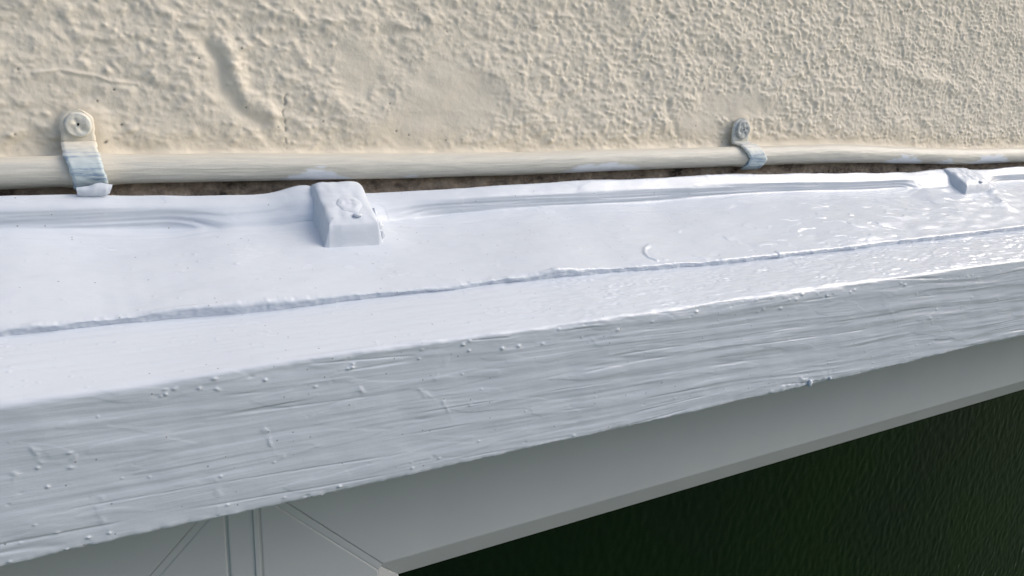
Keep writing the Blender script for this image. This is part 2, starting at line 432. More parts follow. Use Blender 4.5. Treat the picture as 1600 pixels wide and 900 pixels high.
def board_streaks(X, Y, Z):
    """brush streaks and lap edges of the upper board, strongest on the lip"""
    lipw = 1 - sst(-0.034, -0.046, Y)
    W_ = Y - Z
    h = 0.00022 * perlin(X / 0.10, W_ / 0.005, 60) * (0.35 + 1.8 * lipw) + 0.00018 * perlin(X / 0.09, W_ / 0.0019, 61) * (0.15 + 1.7 * lipw)
    h += 0.00010 * sst(0.0, 0.06, perlin(X / 0.07 + 0.3 * perlin(X / 0.02, Y / 0.006, 108), W_ / 0.009, 109)) * (0.5 + lipw)
    return h
def upper_rows():
    c = [(-0.002 * one, zb - 0.022), (-0.0185 * one, zb - 0.004), (-0.0200 * one, zb - 0.0002), (-0.0272 * one, zl), (y_steep(XS), zt), (ysm * one, zsm)]
    return rows_from(c, [8, 10, 22, 30, 136], 2.8)
Y, Z = upper_rows()
Z = Z + zjit[None] * sst(ysm + 0.0028, ysm, Y)
# the ragged edge of the upper board hangs a little over the lower one
nedge = 14
tq = np.linspace(0, 1, nedge)[:, None]
thick = (0.0062 + 0.0007 * perlin(XS / 0.03, XS * 0, 53) + 0.0005 * perlin(XS / 0.008, XS * 0, 54) - 0.0007 * sst(0.3, 0.8, XS))[None]
Ye = Y[-1:] - 0.0005 * np.sin(np.minimum(tq * 3, 1) * math.pi) + 0.0024 * np.clip(tq - 0.15, 0, None)
Ze = Z[-1:] - thick * tq
Y = np.concatenate([Y, Ye[1:]]); Z = np.concatenate([Z, Ze[1:]])
V, n = displaced(Y, Z, None)
X = V[..., 0]; sY = Y
on_board = sst(-0.036, -0.046, Y)
h = board_streaks(X, Y, Z)
h += 0.0013 * perlin(X / 0.06, Y / 0.04, 62) + 0.00035 * perlin(X / 0.025, Y / 0.010, 98)
h += 0.00010 * perlin(X / 0.009, Y / 0.004, 63)
# thick fresh gloss towards the right: smooth pools broken by half-dry patches
wet = sst(0.16, 0.45, X) * sst(-0.034, -0.050, Y)
wx_, wy_ = X + 0.006 * perlin(X / 0.02, Y / 0.010, 65), Y + 0.0022 * perlin(X / 0.015, Y / 0.008, 94)
q = perlin(wx_ / 0.022, wy_ / 0.0075 + X / 0.06, 64) + 0.35 * perlin(wx_ / 0.009, wy_ / 0.0035, 66)
# most of the patches lie near the front edge and at the far end
bias = -0.50 + 0.85 * sst(0.36, 0.80, X) + 0.45 * sst(-0.060, -0.094, Y) * sst(0.30, 0.50, X)
wetp = sst(0.0, 0.13, q + bias) * wet
h += 0.00016 * wetp + 0.00030 * perlin(X / 0.030, Y / 0.012, 67) * wet + wetp * 0.00080 * perlin(X / 0.022, Y / 0.0085, 68)
# a curl of paint and some grit
def specks(h, X, A, n, rng, x0, x1, a0, a1, rmin, rmax, hmax):
    for i in range(n):
        cx = x0 + (x1 - x0) * rng.random() ** 1.4; ca = rng.uniform(a0, a1); r = rng.uniform(rmin, rmax) * (0.8 + 0.7 * cx)
        i0, i1 = np.searchsorted(XS, [cx - 4 * r, cx + 4 * r])
        if i1 - i0 < 2: continue
        sx = 1 + rng.random()
        e = np.exp(-(((X[:, i0:i1] - cx) / (r * sx)) ** 2 + ((A[:, i0:i1] - ca) / r) ** 2))
        h[:, i0:i1] += hmax * rng.uniform(0.35, 1) * e * (1 if rng.random() < 0.72 else -0.5)
rng = np.random.default_rng(3)
specks(h, X, Y, 170, rng, -0.04, 1.0, -0.097, -0.040, 0.0004, 0.0008, 0.00045)
def board_pt(px, py):
    """point of the upper board's slope seen at px, py"""
    dd = M @ np.array([(px - 800) / F, (py - 450) / F, 1.0])
    t = (-0.077 + 0.402 * 0.034 + 0.402 * -DIST) / (dd[2] - 0.402 * dd[1])
    return CAM + dd * t
def bpath(pts): return [tuple(board_pt(a, b)[:2]) for a, b in pts]
d = seg_dist(X, Y, bpath([(1014, 381), (1007, 387), (1007, 394), (1013, 400), (1026, 404)]))
h += 0.0010 * np.exp(-(d / 0.0011) ** 2)
# paint and filler banked up against the brackets
def bank(cx, sl_, sr_, cy, sb, sf, amp):
    sx = np.where(X < cx, sl_, sr_); sy = np.where(Y > cy, sb, sf)
    return amp * np.exp(-((X - cx) / sx) ** 2 - ((Y - cy) / sy) ** 2)
h += bank(0.1235, 0.017, 0.010, -0.0250, 0.030, 0.017, 0.0062) + bank(0.1590, 0.006, 0.009, -0.0420, 0.012, 0.012, 0.0022)
h += bank(0.7600, 0.030, 0.012, -0.0270, 0.030, 0.016, 0.0022) + bank(0.8100, 0.010, 0.018, -0.0380, 0.012, 0.012, 0.0030)
c0 = board_pt(1017, 392); h += 0.0006 * np.exp(-(((X - c0[0]) / 0.006) ** 2 + ((Y - c0[1]) / 0.004) ** 2))
d = seg_dist(X + 0.002 * perlin(X / 0.01, Y / 0.01, 99), Y, bpath([(1538, 296), (1550, 304), (1556, 314), (1566, 321)]))
h += 0.0028 * np.exp(-(d / 0.0070) ** 2)
eg = np.zeros((len(Y), 1)); eg[-nedge:, 0] = np.sin(np.linspace(0, math.pi, nedge))
h += eg * (0.0007 * perlin(X / 0.009, Z / 0.003, 110) + 0.0004 * perlin(X / 0.003, Z / 0.0015, 111))
V = V + n * h[..., None]
add_grid('upper_board', V, M_WHITE, ledge, LL, attrs={'wet': np.clip(wet * (1 - wetp), 0, 1)})

# lower board: top strip, rounded front edge, front face, underside
yF = -0.145
z2 = smooth_curve(E_SEAM2, -0.1005, XS); za_ = smooth_curve(E_ARRIS, yF, XS, 0.02); zf = smooth_curve(E_BOT, yF, XS, 0.02)
ya = (yF + 0.0006 * perlin(XS / 0.05, XS * 0, 70))
slope = (z2 - za_) / (-0.1005 - ya)
c = [(-0.0865 * one, z2 + slope * 0.014), (-0.1005 * one, z2), (ya, za_ + 0.0010), (ya, za_ - 0.0005), (yF * one, zf - 0.0006), (-0.120 * one, zf + 0.0015), (-0.050 * one, zf + 0.002)]
Y, Z = rows_from(c, [14, 96, 5, 160, 60, 10], 4.2)
V, n = displaced(Y, Z, None); X = V[..., 0]
top = 1 - sst(yF + 0.0035, yF + 0.0005, Y); front = sst(yF + 0.0045, yF + 0.0005, Y)
arr = np.exp(-(((Z - za_[None]) / 0.0035) ** 2)) * front
tilt = X * 0.035 + 0.004 * perlin(X / 0.15, Z / 0.05, 71)
A = Z + tilt
fade = sst(-0.25, 0.45, perlin(X / 0.11, A / 0.016, 72))
fade2 = sst(-0.2, 0.5, perlin(X / 0.05, A / 0.010, 95))
sharp = lambda v: np.tanh(v * 2.2) * 0.6
br = 0.75 * perlin(X / 0.14, A / 0.0064, 73) + 0.60 * sharp(perlin(X / 0.12, A / 0.0031, 74)) * fade + 0.34 * sharp(perlin(X / 0.08, A / 0.0017, 75)) * fade2
h = front * 0.00028 * br * (0.85 + 0.9 * sst(0.12, 0.35, X))
lo = perlin(X / 0.30, A / 0.0085, 76); h -= front * 0.00030 * np.exp(-(lo / 0.05) ** 2) * sst(0.0, 0.35, perlin(X / 0.06, A / 0.02, 91))
h += front * (0.0004 * perlin(X / 0.035, Z / 0.03, 77) + 0.00014 * perlin(X / 0.014, Z / 0.012, 96))
rg_ = 0.25 + 0.75 * sst(0.04, 0.10, X) * (1 - sst(0.40, 0.55, X)); h += 0.5 * arr * rg_ * (0.00055 * perlin(X / 0.014, Z / 0.003, 78) + 0.00028 * perlin(X / 0.005, Z / 0.002, 79))
h += top * (0.0002 * perlin(X / 0.04, Y / 0.003, 80) + 0.0005 * perlin(X / 0.05, Y / 0.03, 81))
rough = sst(0.12, 0.3, X)
h += top * rough * (0.00030 * perlin(X / 0.010, Y / 0.003, 82) + 0.00042 * perlin(X / 0.004, Y / 0.0016, 83) * sst(-0.2, 0.5, perlin(X / 0.03, Y / 0.01, 97)))
wetl = sst(0.30, 0.55, X) * top
wp2 = sst(-0.10, 0.06, perlin(X / 0.030, Y / 0.007 + X / 0.05, 84) + 0.4 * perlin(X / 0.010, Y / 0.003, 100) - 0.12 + 0.25 * sst(0.4, 0.8, X))
h += wetl * (0.00015 * wp2 + 0.00018 * perlin(X / 0.016, Y / 0.005, 92) + 0.00050 * wp2 * perlin(X / 0.020, Y / 0.007, 103))
rng = np.random.default_rng(11)
hz = np.zeros_like(h); specks(hz, X, Z, 60, rng, -0.04, 0.9, -0.188, -0.124, 0.0002, 0.0008, 0.0005); h += hz * front
hz = np.zeros_like(h); specks(hz, X, Z, 45, rng, -0.04, 0.9, -0.191, -0.178, 0.0003, 0.0008, 0.0007); h += hz * front
hz = np.zeros_like(h); specks(hz, X, Z, 60, rng, 0.0, 0.9, -0.131, -0.122, 0.0005, 0.0009, 0.0008); h += hz * front
hz = np.zeros_like(h); specks(hz, X, Y, 200, rng, -0.03, 1.0, -0.143, -0.102, 0.0004, 0.0007, 0.0004); h += hz * top
def fpath(pts): return [(P(a, b, yF)[0], P(a, b, yF)[2]) for a, b in pts]
jx = X + 0.0018 * perlin(X / 0.006, Z / 0.006, 85) + 0.0008 * perlin(X / 0.002, Z / 0.002, 104); jz = Z + 0.0018 * perlin(X / 0.006, Z / 0.006, 86)
brk = sst(-0.25, 0.35, perlin(X / 0.005, Z / 0.005, 93))
for pts, amp, wd in (([(50, 700), (58, 716), (72, 724), (95, 719), (115, 717)], 0.00055, 0.0011), ([(20, 740), (28, 745)], 0.0006, 0.0014),
                     ([(412, 668), (426, 700), (440, 715)], 0.00050, 0.0009), ([(655, 606), (668, 618), (690, 622), (706, 655)], 0.00040, 0.0012),
                     ([(556, 613), (562, 611)], 0.0009, 0.0012), ([(1440, 503), (1450, 497), (1456, 503)], 0.0007, 0.0013), ([(153, 780), (168, 832)], 0.00035, 0.0018),
                     ([(920, 530), (950, 545)], 0.0003, 0.0012), ([(1252, 590), (1262, 600), (1268, 604)], 0.0008, 0.0013), ([(1205, 612), (1222, 604), (1240, 598), (1262, 596), (1290, 590), (1300, 578)], 0.0009, 0.0016),
                     ([(335, 745), (346, 790)], 0.0003, 0.0018), ([(700, 560), (680, 590)], 0.0003, 0.0014), ([(1380, 470), (1400, 500)], 0.0003, 0.0016)):
    d = seg_dist(jx, jz, fpath(pts)); h += front * 0.5 * (0.2 + 0.8 * brk) * amp * np.exp(-(d / (wd * (0.9 + 0.6 * X))) ** 2)
# lap edges where one coat stops over another
lapx = X + 0.010 * perlin(X / 0.02, A / 0.004, 105)
h += front * 0.00011 * sst(0.25, 0.32, perlin(lapx / 0.060, A / 0.0105, 106)) + front * 0.00007 * sst(0.30, 0.40, perlin(lapx / 0.030, A / 0.0055, 107))
# ragged paint along the bottom edge
bot = np.exp(-(((Z - zf[None]) / 0.0022) ** 2)) * front
h += bot * (0.0005 * np.abs(perlin(X / 0.014, X * 0, 87)) + 0.0002 * perlin(X / 0.004, X * 0, 88))
drop = bot * (0.0003 * sst(0.1, 0.6, perlin(X / 0.012, X * 0, 89)) + 0.0002 * sst(0.2, 0.6, perlin(X / 0.004, X * 0, 90)))
V = V + n * h[..., None]; V[..., 2] -= drop
add_grid('front_board', V, M_FASCIA, ledge, LL, attrs={'wet': np.clip(0.9 * wetl * (1 - wp2) + 0.25 * front * sst(0.35, 0.6, X), 0, 1) * (1 - np.exp(-((Z - za_[None]) / 0.004) ** 2))})

# hanging drips of paint on the bottom edge
def blob(name, c, r, mat, parent, loc, seed=0, nu=20, nv=12, amp=0.12):
    u = np.linspace(0, 2 * math.pi, nu); t = np.linspace(0.0, math.pi, nv); U, T = np.meshgrid(u, t)
    dx, dy, dz = np.sin(T) * np.cos(U), np.sin(T) * np.sin(U), np.cos(T)
    k = 1 + amp * perlin(dx * 1.7 + seed, dz * 1.7 + dy, seed)
    V = np.stack([c[0] + r[0] * dx * k, c[1] + r[1] * dy * k, c[2] + r[2] * dz * k], -1)
    V[:, -1] = V[:, 0]
    return add_grid(name, V, mat, parent, loc, flip=True)
for i, (px, py, rx, rz) in enumerate(((1266, 602, 0.0018, 0.0028), (1297, 594, 0.0012, 0.0012))):
    c = P(px, py - 3, yF - 0.0008); blob('paint_drip', c, (rx, 0.0010, rz), M_BRACKET, ledge, LL, seed=i, amp=0.3)

# ------------------------------------------------------------------ brackets under thick paint
def ledge_z(x, y):
    """top surface of the upper board at one place, for the brackets to sit on"""
    zb_, zl_, zt_, zs_ = (np.interp(x, XS, a) for a in (zb, zl, zt, zsm))
    ys_ = np.minimum(y_steep(x), -0.0282)
    yy = [-0.0995, ys_, -0.0272, -0.0200, -0.010]
    out = np.empty_like(x)
    t = np.clip((y - yy[0]) / (yy[1] - yy[0]), 0, 1); out = zs_ + (zt_ - zs_) * t
    t = np.clip((y - yy[1]) / (yy[2] - yy[1]), 0, 1); out = np.where(y > yy[1], zt_ + (zl_ - zt_) * t, out)
    t = np.clip((y - yy[2]) / (yy[3] - yy[2]), 0, 1); out = np.where(y > yy[2], zl_ + (zb_ - zl_) * t, out)
    out = np.where(y > yy[3], zb_ - (y - yy[3]) * 1.6, out)
    return out

def smax(a, b, k):
    hh = np.clip(0.5 + 0.5 * (a - b) / k, 0, 1); return b + (a - b) * hh + k * hh * (1 - hh)

def bracket(label, x0, x1, yb, yf, ztb, ztf, flare_l, flare_r, seed, bolt, skew=0.0):
    cx = 0.5 * (x0 + x1); root_y = yf
    rz = float(np.interp(cx, XS, zt))
    loc = (cx, 0.5 * (yb + yf), rz)
    t = thing('ledge_bracket', loc, label, 'bracket', 'paint covered brackets along the back of the ledge')
    step = 0.00030 if cx < 0.5 else 0.0004
    xs = np.arange(x0 - 0.044, x1 + 0.030, step); ys = np.arange(yf - 0.012, -0.008, step)
    X, Y = np.meshgrid(xs, ys)
    base = ledge_z(X, Y)
    b2 = base.copy()                                                       # soften the lip under the paint
    for _ in range(10):
        p = np.pad(b2, ((2, 2), (0, 0)), mode='edge'); b2 = (p[:-4] + p[1:-3] + p[2:-2] + p[3:-1] + p[4:]) / 5
    b2 = base + (b2 - base) * sst(0.003, 0.016, np.minimum(np.minimum(X - xs[0], xs[-1] - X), Y - ys[0]))
    tt = np.clip((Y - yf) / (yb - yf), -0.5, 1.6)
    topz = ztf + (ztb - ztf) * np.minimum(tt, 0.80 + 0.10 * np.tanh((tt - 0.80) / 0.10 * (tt > 0.80))) - (yf * 0 + 1) * 0.022 * np.clip(tt - 0.95, 0, None) ** 1.5
    topz += 0.0005 * perlin(X / 0.006, Y / 0.007, seed + 9) * (1.3 if cx > 0.5 else 0.8)
    topz += 0.0004 * perlin(X / 0.012, Y / 0.010, seed) + 0.00015 * perlin(X / 0.012, Y / 0.002, seed + 1)
    Xs = X - skew * (Y - yf)
    dl = Xs - (x0 + 0.0009 * perlin(Y / 0.008, X * 0, seed + 2)); dr_ = (x1 + 0.0006 * perlin(Y / 0.006, X * 0, seed + 3)) - Xs; df = Y - (yf + 0.0003 * perlin(X / 0.012, Y * 0, seed + 4))
    side = np.minimum(np.minimum(dl, dr_), df)
    drop = np.where(df < 0, -df * 18.0, 0) + np.where(dr_ < 0, -dr_ * flare_r, 0)
    lft = np.clip(-dl, 0, None)
    fq = sst(0.15, 1.0, tt)
    drop = drop + (4.5 * (1 - fq) + flare_l[0] * fq) * np.minimum(lft, flare_l[2]) + (2.0 * (1 - fq) + flare_l[1] * fq) * np.clip(lft - flare_l[2], 0, None)
    blk = topz - drop
    blk = blk - 0.0018 * np.exp(-np.abs(side) / 0.0018)         # eased edges
    out_ = np.maximum(np.maximum(-dl, -dr_), -df); ground = b2 - 0.0004 - 0.004 * sst(0.014, 0.034, -dl) - 0.010 * sst(0.002, 0.010, np.maximum(-dr_, -df))
    beh = 0.012 * sst(-0.0215, -0.0165, Y) * sst(0.0, 0.004, np.maximum(-dl, -dr_)); blk = blk - beh; ground = ground - beh
    Zz = smax(blk, ground, 0.0022 + 0.0035 * sst(0.0, 0.008, -dl) + 0.002 * sst(-0.002, 0.003, -dr_))
    edge = np.minimum(np.minimum(X - xs[0], xs[-1] - X), Y - ys[0])
    Zz += 1.2 * board_streaks(X, Y, base) * (1 - sst(0.001, 0.004, Zz - base))
    Zz -= 0.0016 * (1 - sst(0.0, 0.018, edge))
    Zz += 0.00025 * perlin(X / 0.006, Y / 0.006, seed + 5) * sst(0.0, 0.003, Zz - ground)
    Zz = Zz + 0.0
    body = add_grid('bracket_body', np.stack([X, Y, Zz], -1), M_BRACKET, t, loc)
    if bolt:
        bx, by = bolt; tq = (by - yf) / (yb - yf); bz = ztf + (ztb - ztf) * tq
        ang = math.atan2(ztb - ztf, yb - yf)
        nu, nv = 40, 16
        u = np.linspace(0, 2 * math.pi, nu); R = np.linspace(0, 1, nv); U, Rr = np.meshgrid(u, R)
        wob = 1 + 0.10 * perlin(np.cos(U) * 1.3 + seed, np.sin(U) * 1.3, 7)
        ox = 0.0078 * Rr * np.cos(U) * wob; oy = 0.0074 * Rr * np.sin(U) * wob
        oh = 0.00065 * (1 - sst(0.5, 1.0, Rr)) - 0.0006 * sst(0.92, 1.0, Rr) - 0.0004 * np.exp(-(Rr / 0.35) ** 2) + 0.0003 * perlin(ox / 0.003, oy / 0.003, seed)
        Vb = np.stack([bx + ox, by + oy * math.cos(ang) - oh * math.sin(ang), bz + oy * math.sin(ang) + oh * math.cos(ang)], -1)
        Vb[:, -1] = Vb[:, 0]
        bo = add_grid('bolt_head', Vb, M_BRACKET, t, loc)
        blob('paint_drip', (bx + 0.0018, by - 0.0085, bz - 0.0060 + 0.0006), (0.0028, 0.0024, 0.0013), M_BRACKET, t, loc, seed=4)
        for i, (qx, qy, dz, r) in enumerate(((x1 + 0.0012, yf + 0.011, -0.0050, 0.0020), (x1 + 0.0020, yf + 0.006, -0.0085, 0.0024), (x1 + 0.0026, yf + 0.003, -0.0115, 0.0022), (x1 + 0.0030, yf + 0.008, -0.0105, 0.0024))):
            blob('paint_drip', (qx, qy, ztf + (ztb - ztf) * (qy - yf) / (yb - yf) + dz), (r, r * 1.1, r * 1.3), M_BRACKET, t, loc, seed=20 + i, amp=0.35)
    return t
bracket('large boxy paint covered bracket on the left half of the ledge with a crisp edge', 0.1266, 0.1556, -0.024, -0.0568, -0.0508, -0.0722, (3.2, 1.6, 0.006), 5.0, 101, (0.1425, -0.0445))
bracket('smaller worn paint covered bracket at the far right end of the ledge', 0.766, 0.804, -0.022, -0.0480, -0.0555, -0.0690, (2.6, 1.3, 0.006), 1.6, 131, (0.790, -0.0375))

# ------------------------------------------------------------------ pipe
xs = axis_x(-0.10, 1.12, -0.9, 2.3, 0.0014, 0.0012)
pz = pipe_z(xs); th = np.linspace(0, 2 * math.pi, 65)
T, X = np.meshgrid(th, xs, indexing='ij')
px_of = lambda a: P(a, 260, PY)[0]
rad = PR + 0.00025 * perlin(X / 0.05, T * 1.0, 151) + 0.00012 * perlin(X / 0.012, T * 2.0, 152) + 0.00012 * perlin(X / 0.05, T * 9.0, 153)
rad += 0.0006 * np.exp(-((X - px_of(1300)) / 0.05) ** 2) + 0.0006 * np.exp(-((X - px_of(1440)) / 0.04) ** 2) * np.exp(-((T - 3.6) / 0.8) ** 2)
for cx, _ in CLIPS:
    rad += 0.0011 * np.exp(-((X - cx - 0.003) / 0.0115) ** 4)
V = np.stack([X, PY - np.cos(T - math.pi / 2 + math.pi / 2) * rad * 1.0, pz[None, :] + np.sin(T) * rad], -1)
# T = 0 faces the viewer, sin(T) > 0 is up
ang = (T + math.pi) % (2 * math.pi) - math.pi
jit = 0.40 * perlin(X / 0.022, ang * 1.5, 154) + 0.35 * perlin(X / 0.009, ang * 5, 155)
smear = np.zeros_like(X)
for a0, a1, lo, hi, s in ((415, 565, -1.6, -0.12, 0.95), (620, 660, -1.5, -0.75, 0.7), (850, 1015, -1.4, -0.10, 0.9), (1360, 1445, -1.7, -0.15, 1.0), (1450, 1490, -1.3, -0.35, 0.8), (1490, 1580, -1.8, 0.25, 1.0)):
    x0, x1 = px_of(a0), px_of(a1); tx = (X - x0) / (x1 - x0)
    inx = sst(0, 0.25, tx) * (1 - sst(0.75, 1, tx))
    hi_x = lo + (hi - lo) * np.clip(np.sin(np.clip(tx, 0, 1) * math.pi), 0, 1) + jit
    smear = np.maximum(smear, s * inx * sst(hi_x + 0.10, hi_x - 0.10, ang) * sst(lo - 0.3, lo, ang))
streak = sst(0.15, 0.5, perlin(X / 0.03, ang * 7, 156)) * sst(-0.3, -0.7, ang) * 0.25 * sst(-0.2, 0.3, perlin(X / 0.08, ang, 157))
smear = np.clip(np.maximum(smear, streak), 0, 1)
fresh = 0.45 * sst(0.5, 1.2, ang + 0.3 * perlin(X / 0.04, ang * 2, 158))
for cx, _ in CLIPS: fresh = np.maximum(fresh, 0.7 * np.exp(-((X - cx - 0.004) / 0.016) ** 4))
pipe = add_grid('wall_pipe', V, M_PIPE, None, (0.4, PY, float(pipe_z(0.4))), attrs={'smear': smear, 'fresh': fresh}, flip=False)
tag(pipe, 'thin cream painted pipe running along the wall above the white ledge', 'pipe')

# ------------------------------------------------------------------ pipe clips
def clip(label, cx, wd, zt_top, z_bend, skew, seed, end_ang, tab_y, flake):
    pzc = float(pipe_z(cx)); loc = (cx, 0, pzc)
    t = thing('pipe_clip', loc, label, 'pipe clip', 'metal clips holding the pipe to the wall')
    R = PR + 0.0022
    path = []
    for q in np.linspace(0, 1, 16): path.append((tab_y, zt_top + (z_bend - zt_top) * q))
    path += [(tab_y - 0.0006, z_bend - 0.0003), (tab_y - 0.0022, z_bend - 0.0006), (tab_y - 0.0030, z_bend - 0.0014)]
    a0 = math.radians(62)
    ps = (PY - math.cos(a0) * R, pzc + math.sin(a0) * R)
    for q in np.linspace(0.2, 0.9, 6): path.append((path[18][0] * (1 - q) + ps[0] * q, path[18][1] * (1 - q) + ps[1] * q))
    for a in np.linspace(a0, math.radians(end_ang), 34): path.append((PY - math.cos(a) * R, pzc + math.sin(a) * R))
    path = np.array(path); m = len(path)
    tg = np.gradient(path, axis=0); tg /= np.linalg.norm(tg, axis=1, keepdims=True)
    nrm = np.stack([tg[:, 1], -tg[:, 0]], 1)                                  # outwards, away from the wall
    s = np.concatenate([[0], np.cumsum(np.linalg.norm(np.diff(path, axis=0), axis=1))])
    half = np.full(m, wd / 2)
    top_r = wd / 2
    dt = s; half = np.where(dt < top_r, np.sqrt(np.clip(top_r ** 2 - (top_r - dt) ** 2, (wd * 0.10) ** 2, None)), half)
    half = half * (1 + 0.05 * perlin(s / 0.004, s * 0 + seed, seed))
    cxs = cx + skew * sst(z_bend, pzc - PR, path[:, 1])
    if seed % 2: cxs = cxs - 0.004 * sst(pzc, pzc - PR, path[:, 1])            # bottom tucked back to one side
    # ring across the strap: outer face, rounded edges, inner face
    kk = np.linspace(-1, 1, 25); th_ = 0.0014
    prof = [(q, th_ * (1 - 0.55 * max(0, abs(q) - 0.86) / 0.14)) for q in kk] + [(1.0, -0.0006), (-1.0, -0.0006), (-1.0, th_ * 0.45)]
    prof = np.array(prof)
    U = prof[:, 0][None] * half[:, None]
    H = prof[:, 1][None] + 0.00022 * perlin(U / 0.005 + seed, s[:, None] / 0.003, seed) + 0.00012 * perlin(U / 0.004, s[:, None] / 0.0009, seed + 3)
    edge_j = 0.0005 * perlin(s[:, None] / 0.003, np.sign(U) * 3 + seed, seed + 5) * (np.abs(prof[:, 0])[None] > 0.9)
    V = np.stack([cxs[:, None] + U + edge_j, path[:, 0][:, None] + nrm[:, 0][:, None] * H, path[:, 1][:, None] + nrm[:, 1][:, None] * H], -1)
    an = np.linspace(0, 1, m)
    worn = sst(z_bend + 0.001, z_bend - 0.012, path[:, 1])[:, None] * np.ones_like(U)
    if seed % 2: worn = np.maximum(worn, 0.35)
    if V[0, 0, 0] != V[0, -1, 0]: pass
    add_grid('strap', V, M_STRAP, t, loc, attrs={'worn': worn}, flip=True)
    # screw head with its recess
    sz = zt_top - wd * 0.50; sx = cx + 0.0004
    nu, nv = 44, 18
    u = np.linspace(0, 2 * math.pi, nu); Rr = np.linspace(0, 1, nv); Uu, Rm = np.meshgrid(u, Rr)
    Rad = wd * 0.41 * Rm * (1 + 0.03 * perlin(np.cos(Uu) * 1.5 + seed, np.sin(Uu) * 1.5, seed + 7))
    ox, oz = Rad * np.cos(Uu), Rad * np.sin(Uu)
    hh = 0.0021 * (1 - sst(0.86, 1.0, Rm) * 0.95) + 0.0009 * perlin(ox / 0.004 + seed, oz / 0.004, seed + 8) * (1 - Rm ** 3)
    for aa in (0.5, 0.5 + math.pi / 2): 
        dd = np.abs(ox * math.sin(aa) - oz * math.cos(aa)); al = np.abs(ox * math.cos(aa) + oz * math.sin(aa))
        hh -= 0.00035 * np.exp(-(dd / 0.0010) ** 2) * (1 - sst(0.003, 0.0048, al))
    Vs = np.stack([sx + ox, tab_y - 0.0013 - hh, sz + oz], -1); Vs[:, -1] = Vs[:, 0]
    sc = add_grid('screw_head', Vs, M_SCREW_GREY if seed % 2 else M_SCREW, t, loc, flip=True)
    blob('screw_recess', (sx + 0.0002, tab_y - 0.0030, sz + 0.0004), (0.0005, 0.0008, 0.0008), M_HOLE, sc, loc, seed=seed)
    if flake:
        top_e = [(119, 293), (128, 292), (140, 290.5), (150, 286.5), (158, 285.5), (166, 287.5), (176, 288.5)]
        bot_e = [(121, 306), (130, 306), (140, 306), (150, 306), (158, 306), (166, 305), (171, 303)]
        yk = [-0.0235, -0.0238, -0.024, -0.0240, -0.0240, -0.0238, -0.0230]
        xs_ = np.linspace(0, 6, 31)
        te = np.array([P(a, b, y) for (a, b), y in zip(top_e, yk)]); be = np.array([P(a, b, y + 0.001) for (a, b), y in zip(bot_e, yk)])
        te = np.stack([np.interp(xs_, range(7), te[:, i]) for i in range(3)], -1); be = np.stack([np.interp(xs_, range(7), be[:, i]) for i in range(3)], -1)
        q = np.linspace(0, 1, 10)[:, None, None]
        fr = te[None] * (1 - q) + be[None] * q
        fr[..., 1] -= 0.0012 * np.sin(np.linspace(0, math.pi, 10))[:, None] + 0.0003 * perlin(fr[..., 0] / 0.004, fr[..., 2] / 0.004, 5)
        bk = fr[::-1].copy(); bk[..., 1] += 0.0009
        Vf = np.concatenate([fr, bk, fr[:1]])
        fl = add_grid('paint_flake', Vf, M_BRACKET, t, loc, flip=True)
        fl['label'] = 'loose white flake of paint at the foot of the strap'
    return t
clip('larger left pipe clip with cream screw head and torn white paint flake below', CLIPS[0][0], 0.0165, P(120, 170, -0.004)[2], P(120, 223, -0.004)[2], 0.0035, 202, -62, -0.0042, True)
clip('smaller far pipe clip at the right with a dark grey screw head and bluish strap', CLIPS[1][0], 0.0198, P(1157, 184, -0.004)[2], P(1157, 222, -0.004)[2], 0.010, 203, -78, -0.0042, False)

# ------------------------------------------------------------------ window
FY = -0.060
WLOC = (0.07, FY, -1.20)
win = thing('window', WLOC, 'white plastic window frame with dark obscured glass under the ledge', 'window')
def prism(name, poly, y0, y1, mat, parent, loc, bev=0.0):
    """solid with an outline in the plane of the wall (x, z), from y0 (front) to y1"""
    nP = len(poly); v = []
    cx = sum(p[0] for p in poly) / nP; cz = sum(p[1] for p in poly) / nP
    v += [(p[0], y0, p[1]) for p in poly] + [(p[0], y1, p[1]) for p in poly]
    f = [tuple(range(nP))[::-1], tuple(range(nP, 2 * nP))] + [(i, (i + 1) % nP, nP + (i + 1) % nP, nP + i) for i in range(nP)]
    o = add_mesh(name, v, f, mat, parent, loc, smooth=False)
    if bev:
        m = o.modifiers.new('bevel', 'BEVEL'); m.width = bev; m.segments = 3; m.limit_method = 'ANGLE'; m.angle_limit = math.radians(40)
        m.harden_normals = False
    return o
SX0, SX1 = 0.0600, 0.0795           # mullion strip
ST = -0.226; SB = -1.18             # top and bottom of the sashes
SW = 0.0720; BW = 0.0180            # width of sash face and of glazing bead
prism('mullion', [(SX0 + 0.0011, ST + 0.03), (SX1 - 0.0011, ST + 0.03), (SX1 - 0.0011, SB), (SX0 + 0.0011, SB)], FY - 0.0004, 0.02, M_PVC, win, WLOC, 0.0010)
prism('mullion_joint', [(SX0 - 0.002, ST + 0.03), (SX1 + 0.002, ST + 0.03), (SX1 + 0.002, SB), (SX0 - 0.002, SB)], FY + 0.0006, 0.018, M_JOINT, win, WLOC)
prism('mullion_cover', [(SX1 - 0.0042, ST + 0.03), (SX1 - 0.0013, ST + 0.03), (SX1 - 0.0013, SB), (SX1 - 0.0042, SB)], FY - 0.0012, FY - 0.0004, M_PVC, win, WLOC, 0.0003)
prism('frame_head', [(-0.9, ST + 0.001), (2.3, ST + 0.001), (2.3, -0.150), (-0.9, -0.150)], FY + 0.012, 0.03, M_PVC, win, WLOC)
